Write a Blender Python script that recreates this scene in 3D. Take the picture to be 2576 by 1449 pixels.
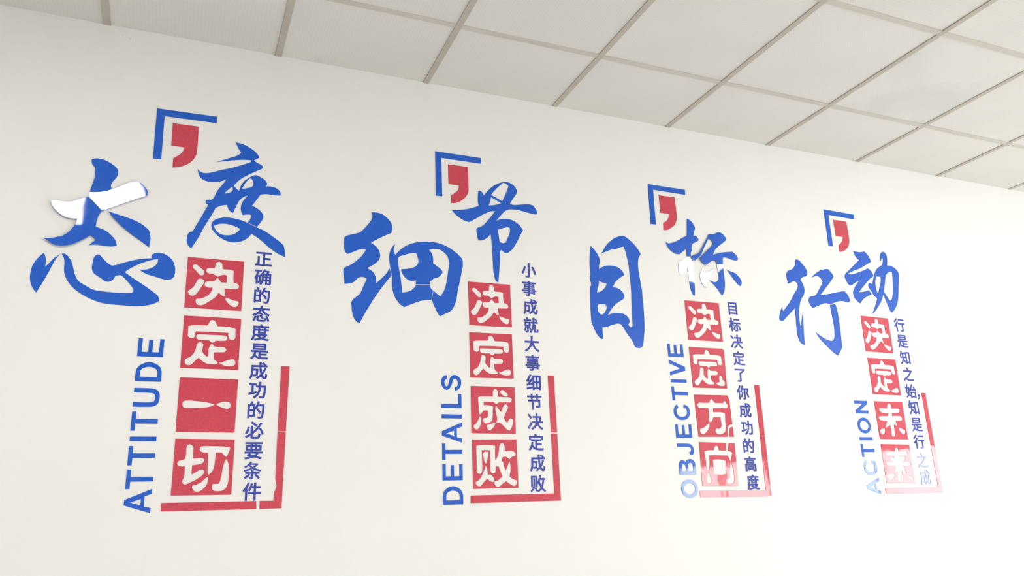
# A wall of cut acrylic lettering under a tiled ceiling, lit by windows and ceiling panels.
import bpy, math, random
from mathutils import Vector, Matrix, Euler

for o in list(bpy.data.objects):
    bpy.data.objects.remove(o)
scene = bpy.context.scene
COL = scene.collection
random.seed(7)
EXPOSURE = -0.45
WIN_TOP = 2.2              # top of the window openings
STAIN = (5, 1)             # ceiling cell with the smudged tile
# pieces glued slightly out of plane: piece -> (degrees about the wall's horizontal, degrees about the vertical)
TILT = {('态', 0): (-0.5, -0.1), ('态', 1): (1.2, -1.6), ('态', 2): (0, 3.0), ('态', 3): (0, 3.3),
        ('标', 0): (-0.3, 0.6), ('标', 2): (-0.55, 1.1), ('标', 3): (-0.05, 0.9), ('标', 4): (-0.5, -0.6),
        ('ACTION', 5): (1.3, 0), ('ACTION', 4): (0.9, 0.4), ('OBJECTIVE', 0): (0, 0), ('cap', 2, 9): (-1.5, 0), ('cap', 2, 10): (-2, 0)}
MARKS = [(Vector((-0.0297, 2.2625)), Vector((-0.0138, 2.2496))), (Vector((-0.2869, 3.2720)), Vector((-0.2896, 3.2580))), (Vector((-0.3196, 3.2712)), Vector((-0.3167, 3.2685))), (Vector((-0.0039, 2.5238)), Vector((0.0016, 2.5192))), (Vector((0.2409, 1.6416)), Vector((0.2498, 1.6402)))]

# ------------------------------------------------------------------ camera
F_PX, YAW, PITCH, ROLL = 1990.24, 0.408208, 0.283824, -0.037187
cam_data = bpy.data.cameras.new('camera')
cam_data.sensor_fit = 'HORIZONTAL'
cam_data.sensor_width = 36.0
cam_data.lens = F_PX / 2576 * 36.0
cam_data.clip_start = 0.05
cam = bpy.data.objects.new('camera', cam_data)
COL.objects.link(cam)
fw = Vector((math.sin(YAW) * math.cos(PITCH), math.cos(YAW) * math.cos(PITCH), math.sin(PITCH)))
rt = Vector((math.cos(YAW), -math.sin(YAW), 0))
up = rt.cross(fw)
rt2 = rt * math.cos(ROLL) + up * math.sin(ROLL)
up2 = -rt * math.sin(ROLL) + up * math.cos(ROLL)
M = Matrix((rt2, up2, -fw)).transposed().to_4x4()
M.translation = Vector((-0.03674, -2.83856, 1.52816))
cam.matrix_world = M
scene.camera = cam

# ------------------------------------------------------------------ light and exposure
scene.view_settings.view_transform = 'Standard'
scene.view_settings.look = 'None'
scene.view_settings.gamma = 1.0
scene.view_settings.use_curve_mapping = False
scene.view_settings.exposure = EXPOSURE
SKY = 21.0
LAMP = 38.0
world = bpy.data.worlds.new('overcast_sky')
scene.world = world
world.use_nodes = True
bg = world.node_tree.nodes['Background']
bg.inputs[0].default_value = (0.965, 0.985, 1.0, 1)
bg.inputs[1].default_value = SKY
scene.cycles.use_denoising = True

# ------------------------------------------------------------------ sizes (metres)
H = 3.3                    # ceiling height
X0, CUT, T = -0.36859, 0.42249, 0.6   # ceiling grid: first bar, cut row next to the wall, pitch
I0, I1, ROWS = -5, 14, 10
XL, XR = X0 + T * I0, X0 + T * I1
YB = -(CUT + T * ROWS)
TH = 0.0013                # thickness of the lettering

# ------------------------------------------------------------------ materials
def mat(name):
    m = bpy.data.materials.new(name)
    m.use_nodes = True
    return m, m.node_tree.nodes, m.node_tree.links, m.node_tree.nodes['Principled BSDF']

def noise(n, l, scale, detail=3, coord='Object', rough=0.5):
    tc = n.new('ShaderNodeTexCoord')
    t = n.new('ShaderNodeTexNoise')
    t.inputs['Scale'].default_value = scale
    t.inputs['Detail'].default_value = detail
    t.inputs['Roughness'].default_value = rough
    l.new(tc.outputs[coord], t.inputs['Vector'])
    return t

def ramp(n, l, src, stops):
    r = n.new('ShaderNodeValToRGB')
    el = r.color_ramp.elements
    while len(el) < len(stops):
        el.new(0.5)
    for e, (p, c) in zip(el, stops):
        e.position = p
        e.color = (*c, 1)
    l.new(src, r.inputs[0])
    return r

def bump(n, l, b, src, strength, dist):
    k = n.new('ShaderNodeBump')
    k.inputs['Strength'].default_value = strength
    k.inputs['Distance'].default_value = dist
    l.new(src, k.inputs['Height'])
    return k

def acrylic(name, dark, mid):
    m, n, l, b = mat(name)
    fine = noise(n, l, 260, 3)
    r = ramp(n, l, fine.outputs[0], [(0.3, dark), (0.7, mid)])
    l.new(r.outputs[0], b.inputs['Base Color'])
    b.inputs['Roughness'].default_value = 0.5
    b.inputs['Specular IOR Level'].default_value = 0.1
    b.inputs['Coat Weight'].default_value = 1.0
    b.inputs['Coat Roughness'].default_value = 0.035
    b.inputs['Coat IOR'].default_value = 1.48
    wave = noise(n, l, 9, 2)
    k1 = bump(n, l, b, wave.outputs[0], 0.35, 0.0016)
    l.new(k1.outputs[0], b.inputs['Coat Normal'])
    k2 = bump(n, l, b, fine.outputs[0], 0.25, 0.0006)
    l.new(k2.outputs[0], b.inputs['Normal'])
    return m

M_BLUE = acrylic('blue_acrylic', (0.0, 0.078, 0.52), (0.0, 0.110, 0.62))
M_RED = acrylic('red_acrylic', (0.53, 0.034, 0.064), (0.63, 0.056, 0.096))
M_CAPTION = acrylic('violet_blue_acrylic', (0.02, 0.040, 0.34), (0.035, 0.06, 0.42))

def plaster():
    m, n, l, b = mat('white_wall_paint')
    t = noise(n, l, 1.7, 4)
    r = ramp(n, l, t.outputs[0], [(0.3, (0.822, 0.805, 0.782)), (0.7, (0.842, 0.824, 0.802))])
    l.new(r.outputs[0], b.inputs['Base Color'])
    b.inputs['Roughness'].default_value = 0.6
    f = noise(n, l, 160, 3)
    k = bump(n, l, b, f.outputs[0], 0.15, 0.0006)
    l.new(k.outputs[0], b.inputs['Normal'])
    return m
M_WALL = plaster()

def tile_mat(name, stain):
    m, n, l, b = mat(name)
    tc = n.new('ShaderNodeTexCoord')
    # rows of fine perforations, 12 mm apart
    sep = n.new('ShaderNodeSeparateXYZ')
    l.new(tc.outputs['Object'], sep.inputs[0])
    outs = []
    for ax in (0, 1):
        mu = n.new('ShaderNodeMath'); mu.operation = 'MULTIPLY'; mu.inputs[1].default_value = 2 * math.pi / 0.0125
        l.new(sep.outputs[ax], mu.inputs[0])
        co = n.new('ShaderNodeMath'); co.operation = 'COSINE'
        l.new(mu.outputs[0], co.inputs[0])
        outs.append(co)
    ad = n.new('ShaderNodeMath'); ad.operation = 'ADD'
    l.new(outs[0].outputs[0], ad.inputs[0]); l.new(outs[1].outputs[0], ad.inputs[1])
    hole = n.new('ShaderNodeMapRange')
    hole.inputs[1].default_value = 1.25; hole.inputs[2].default_value = 1.6
    hole.inputs[3].default_value = 1.0; hole.inputs[4].default_value = 0.92
    l.new(ad.outputs[0], hole.inputs[0])
    t = noise(n, l, 2.2, 3)
    if stain:
        r = ramp(n, l, t.outputs[0], [(0.40, (0.69, 0.685, 0.665)), (0.56, (0.76, 0.745, 0.72))])
    else:
        r = ramp(n, l, t.outputs[0], [(0.3, (0.735, 0.715, 0.69)), (0.7, (0.775, 0.755, 0.73))])
    mx = n.new('ShaderNodeVectorMath'); mx.operation = 'SCALE'
    l.new(r.outputs[0], mx.inputs[0]); l.new(hole.outputs[0], mx.inputs['Scale'])
    l.new(mx.outputs[0], b.inputs['Base Color'])
    b.inputs['Roughness'].default_value = 0.8
    return m
M_TILE = tile_mat('perforated_ceiling_tile', False)
M_TILE_S = tile_mat('stained_ceiling_tile', True)

def plain(name, col, rough=0.5, spec=0.5, var=0.04):
    m, n, l, b = mat(name)
    t = noise(n, l, 6, 3)
    r = ramp(n, l, t.outputs[0], [(0.3, tuple(c * (1 - var) for c in col)), (0.7, tuple(min(1, c * (1 + var)) for c in col))])
    l.new(r.outputs[0], b.inputs['Base Color'])
    b.inputs['Roughness'].default_value = rough
    b.inputs['Specular IOR Level'].default_value = spec
    return m
M_BAR = plain('beige_grid_metal', (0.50, 0.455, 0.39), 0.5)  # even grey-beige, darker than the tiles
M_CROSS = plain('pale_cross_metal', (0.60, 0.56, 0.50), 0.5)  # cross bars in a paler even beige
M_FLOOR = plain('pale_floor_tile', (0.72, 0.70, 0.66), 0.35)
M_FRAME = plain('white_window_frame', (0.78, 0.78, 0.77), 0.35)
M_PENCIL = plain('pencil_grey', (0.40, 0.39, 0.38), 0.8)

def glass_mat():
    m = bpy.data.materials.new('window_glass'); m.use_nodes = True
    n, l = m.node_tree.nodes, m.node_tree.links
    for x in list(n): n.remove(x)
    out = n.new('ShaderNodeOutputMaterial'); mix = n.new('ShaderNodeMixShader')
    fr = n.new('ShaderNodeFresnel')
    geo = n.new('ShaderNodeNewGeometry')          # same reflectance on both faces of the pane
    ior = n.new('ShaderNodeMapRange'); ior.inputs[3].default_value = 1.5; ior.inputs[4].default_value = 1 / 1.5
    l.new(geo.outputs['Backfacing'], ior.inputs[0]); l.new(ior.outputs[0], fr.inputs[0])
    tr = n.new('ShaderNodeBsdfTransparent'); tr.inputs[0].default_value = (0.95, 0.97, 0.96, 1)
    gl = n.new('ShaderNodeBsdfGlossy'); gl.inputs['Roughness'].default_value = 0.01
    l.new(fr.outputs[0], mix.inputs[0]); l.new(tr.outputs[0], mix.inputs[1]); l.new(gl.outputs[0], mix.inputs[2])
    l.new(mix.outputs[0], out.inputs[0])
    return m
M_GLASS = glass_mat()

def emit_mat():
    m, n, l, b = mat('lit_diffuser')
    t = noise(n, l, 40, 1)
    r = ramp(n, l, t.outputs[0], [(0.0, (0.99, 0.985, 0.97)), (1.0, (1, 1, 0.99))])
    l.new(r.outputs[0], b.inputs['Emission Color'])
    b.inputs['Emission Strength'].default_value = LAMP
    b.inputs['Base Color'].default_value = (0.8, 0.8, 0.8, 1)
    return m
M_LAMP = emit_mat()

# ------------------------------------------------------------------ helpers
def link(name, mesh, material, parent=None):
    o = bpy.data.objects.new(name, mesh)
    if material is not None and not mesh.materials:
        mesh.materials.append(material)
    COL.objects.link(o)
    if parent is not None:
        o.parent = parent
    return o

def empty(name, loc, parent=None):
    o = bpy.data.objects.new(name, None)
    o.empty_display_size = 0.05
    o.location = loc
    COL.objects.link(o)
    if parent is not None:
        o.parent = parent
    return o

def tag(o, label, cat, group=None):
    o['label'] = label
    o['category'] = cat
    if group:
        o['group'] = group
    return o

def boxes_mesh(name, boxes):
    v, f = [], []
    for x0, x1, y0, y1, z0, z1 in boxes:
        b = len(v)
        v += [(x0, y0, z0), (x1, y0, z0), (x1, y1, z0), (x0, y1, z0), (x0, y0, z1), (x1, y0, z1), (x1, y1, z1), (x0, y1, z1)]
        f += [tuple(b + i for i in q) for q in ((0, 3, 2, 1), (4, 5, 6, 7), (0, 1, 5, 4), (1, 2, 6, 5), (2, 3, 7, 6), (3, 0, 4, 7))]
    m = bpy.data.meshes.new(name)
    m.from_pydata(v, [], f)
    m.update()
    return m

def contour(s, k=10000.0, sub=5):
    """'x,y x,y* ...' -> polygon; points with * are sharp corners, the rest a smooth curve."""
    P, C = [], []
    for w in s.split():
        c = w.endswith('*')
        x, y = w.rstrip('*').split(',')
        P.append(Vector((float(x) / k, float(y) / k))); C.append(c)
    n = len(P)
    out = []
    for i in range(n):
        j = (i + 1) % n
        p1, p2 = P[i], P[j]
        out.append(p1)
        if C[i] and C[j]:
            continue
        d = (p2 - p1).length
        def tang(a, b, c):
            return (c - a).normalized()
        m1 = (p2 - p1) / max(d, 1e-9) if C[i] else tang(P[i - 1], p1, p2)
        m2 = (p2 - p1) / max(d, 1e-9) if C[j] else tang(p1, p2, P[(j + 1) % n])
        if C[i]: m1 = (3 * (p2 - p1) / d - m2) / 2
        if C[j]: m2 = (3 * (p2 - p1) / d - m1) / 2
        for q in range(1, sub):
            t = q / sub
            h00, h10, h01, h11 = 2*t**3-3*t*t+1, t**3-2*t*t+t, -2*t**3+3*t*t, t**3-t*t
            out.append(p1 * h00 + m1 * (h10 * d) + p2 * h01 + m2 * (h11 * d))
    return out

def slab(name, polys, material, parent=None, offset=0.0, centre=None, thick=TH, bev=0.0003):
    """Cut-out sheet standing on the wall: polys in wall (x, z) coordinates; front face towards the room."""
    pts = [p for poly in polys for p in poly]
    if centre is None:
        centre = Vector(((min(p.x for p in pts) + max(p.x for p in pts)) / 2, (min(p.y for p in pts) + max(p.y for p in pts)) / 2))
    cu = bpy.data.curves.new(name, 'CURVE')
    cu.dimensions = '2D'
    cu.fill_mode = 'BOTH'
    cu.extrude = thick / 2 - bev
    cu.bevel_depth = bev
    cu.bevel_resolution = 0
    cu.offset = offset - bev
    for poly in polys:
        s = cu.splines.new('POLY')
        s.points.add(len(poly) - 1)
        for q, p in zip(s.points, poly):
            q.co = (p.x - centre.x, p.y - centre.y, 0, 1)
        s.use_cyclic_u = True
    tmp = bpy.data.objects.new(name, cu)
    COL.objects.link(tmp)
    dg = bpy.context.evaluated_depsgraph_get()
    me = bpy.data.meshes.new_from_object(tmp.evaluated_get(dg))
    bpy.data.objects.remove(tmp)
    me.transform(Matrix.Rotation(math.radians(90), 4, 'X'))
    me.materials.clear()
    o = link(name, me, material)
    for f in me.polygons:
        f.use_smooth = False
    loc = Vector((centre.x, -thick / 2 - 0.0003, centre.y))
    o.location = loc
    if parent is not None:
        o.location = loc - parent.location
        o.parent = parent
    return o

def tilt(o, rx=0.0, rz=0.0):
    """Tilt a piece by a fraction of a degree about its centre and lift it so that it still clears the wall."""
    rx, rz = math.radians(rx), math.radians(rz)
    hx = max(abs(v.co.x) for v in o.data.vertices); hz = max(abs(v.co.z) for v in o.data.vertices)
    o.rotation_euler = (rx, 0, rz)
    o.location.y -= min(abs(math.sin(rx)) * hz + abs(math.sin(rz)) * hx, 0.006)

# ------------------------------------------------------------------ room shell
def struct(name, boxes, material, parent=None):
    o = link(name, boxes_mesh(name, boxes), material, parent)
    if parent is None:
        o['kind'] = 'structure'
    return o

wall_front = struct('wall_front', [(XL - 0.12, XR + 0.12, 0, 0.12, 0, H + 0.1)], M_WALL)
struct('wall_left', [(XL - 0.12, XL, YB - 0.12, 0, 0, H + 0.1)], M_WALL)
struct('floor', [(XL - 0.12, XR + 0.12, YB - 0.12, 0, -0.1, 0)], M_FLOOR)
SILL, HEAD = 0.85, WIN_TOP
WX = [(5.1, 5.9), (6.3, 7.9)]
bx, last = [], XL - 0.12
for a, b_ in WX:
    bx.append((last, a, YB - 0.12, YB, 0, H + 0.1))
    bx.append((a, b_, YB - 0.12, YB, 0, SILL)); bx.append((a, b_, YB - 0.12, YB, HEAD, H + 0.1))
    last = b_
bx.append((last, XR + 0.12, YB - 0.12, YB, 0, H + 0.1))
struct('wall_back', bx, M_WALL)
WY = [(-5.6, -3.7), (-3.4, -2.4)]
bx, last = [], YB
for a, b_ in WY:
    bx.append((XR, XR + 0.12, last, a, 0, H + 0.1))
    bx.append((XR, XR + 0.12, a, b_, 0, SILL)); bx.append((XR, XR + 0.12, a, b_, HEAD, H + 0.1))
    last = b_
bx.append((XR, XR + 0.12, last, 0, 0, H + 0.1))
struct('wall_right', bx, M_WALL)

def window(n, axis, a, b_):
    """Two-light window with a transom set into the back (axis x) or right (axis y) wall."""
    def bb(u0, u1, w0, w1, z0, z1):
        if axis == 'x':
            return (u0, u1, YB - 0.12 + w0, YB - 0.12 + w1, z0, z1)
        return (XR + w0, XR + w1, u0, u1, z0, z1)
    m = (a + b_) / 2
    f = 0.05
    fr = [bb(a, a + f, .03, .09, SILL, HEAD), bb(b_ - f, b_, .03, .09, SILL, HEAD), bb(a + f, b_ - f, .03, .09, SILL, SILL + f),
          bb(a + f, b_ - f, .03, .09, HEAD - f, HEAD), bb(m - f / 2, m + f / 2, .035, .085, SILL + f, HEAD - f)]
    w = empty('window_%d' % n, (0, 0, 0)); w['kind'] = 'structure'
    link('window_frame', boxes_mesh('window_frame', fr), M_FRAME, w)
    for u0, u1 in ((a + f, m - f / 2), (m + f / 2, b_ - f)):
        link('pane', boxes_mesh('pane', [bb(u0, u1, .057, .061, SILL + f, HEAD - f)]), M_GLASS, w)
    # daylight enters here: portal for the sky
    la = bpy.data.lights.new('window_portal', 'AREA'); la.shape = 'RECTANGLE'
    la.size = b_ - a; la.size_y = HEAD - SILL
    la.cycles.is_portal = True
    lo = bpy.data.objects.new('window_portal', la)
    if axis == 'x':
        lo.location = (m, YB - 0.14, (SILL + HEAD) / 2); lo.rotation_euler = (math.radians(90), 0, 0)
    else:
        lo.location = (XR + 0.14, m, (SILL + HEAD) / 2); lo.rotation_euler = (math.radians(90), 0, math.radians(90))
    COL.objects.link(lo)
n = 1
for a, b_ in WX:
    window(n, 'x', a, b_); n += 1
for a, b_ in WY:
    window(n, 'y', a, b_); n += 1

# ------------------------------------------------------------------ ceiling: lay-in tiles on a metal grid, some cells hold light panels
LAMP_CELLS = {(-1, 3), (6, 3), (13, 3), (-2, 8), (3, 8), (8, 8)}  # rear-row panels are added to even out the room light
ceiling = struct('ceiling', [(XL - 0.12, XR + 0.12, YB - 0.12, 0, H + 0.03, H + 0.1)], M_TILE)
full = boxes_mesh('tile', [(-0.291, 0.291, -0.291, 0.291, 0, 0.012)])
part = boxes_mesh('tile_cut', [(-0.291, 0.291, -0.2022, 0.2108, 0, 0.012)])
full.materials.append(M_TILE); part.materials.append(M_TILE)
stained = full.copy(); stained.materials.clear(); stained.materials.append(M_TILE_S)
for i in range(I0, I1):
    for r in range(ROWS + 1):
        if (i, r) in LAMP_CELLS:
            continue
        x = X0 + T * (i + 0.5)
        y = -CUT / 2 if r == 0 else -(CUT + T * (r - 0.5))
        me = part if r == 0 else (stained if (i, r) == STAIN else full)
        o = bpy.data.objects.new('tile', me); COL.objects.link(o); o.parent = ceiling
        o.location = (x, y, H + 0.0023 + random.uniform(0, 0.0008))
BW = 0.012
for i in range(I0, I1 + 1):
    x = X0 + T * i
    link('grid_bar', boxes_mesh('grid_bar', [(x - BW, x + BW, YB, 0, H - 0.001, H + 0.002), (x - 0.003, x + 0.003, YB, 0, H + 0.002, H + 0.03)]), M_BAR, ceiling)
for r in range(ROWS):
    y = -(CUT + T * r)
    link('cross_bar', boxes_mesh('cross_bar', [(XL, XR, y - BW, y + BW, H - 0.0004, H + 0.0022), (XL, XR, y - 0.003, y + 0.003, H + 0.0022, H + 0.03)]), M_CROSS, ceiling)
for i, r in sorted(LAMP_CELLS):
    x, y = X0 + T * (i + 0.5), -(CUT + T * (r - 0.5))
    g = empty('ceiling_light', (x, y, H))
    place = {-1: 'mirrored in the leftmost brush character', 6: 'mirrored in the brush character 标', 13: 'beside the right hand windows', -2: 'added near the left wall to even the room light', 3: 'added mid rear row to even the room light', 8: 'added at the rear windows to even the room light'}[i]
    tag(g, 'square lit ceiling panel light ' + place, 'light', 'ceiling panel lights')
    fr = boxes_mesh('light_frame', [(-.29, .29, -.29, -.272, .0025, .02), (-.29, .29, .272, .29, .0025, .02), (-.29, -.272, -.272, .272, .0025, .02), (.272, .29, -.272, .272, .0025, .02)])
    link('light_frame', fr, M_FRAME, g)
    link('diffuser', boxes_mesh('diffuser', [(-.272, .272, -.272, .272, .005, .012)]), M_LAMP, g)

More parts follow.
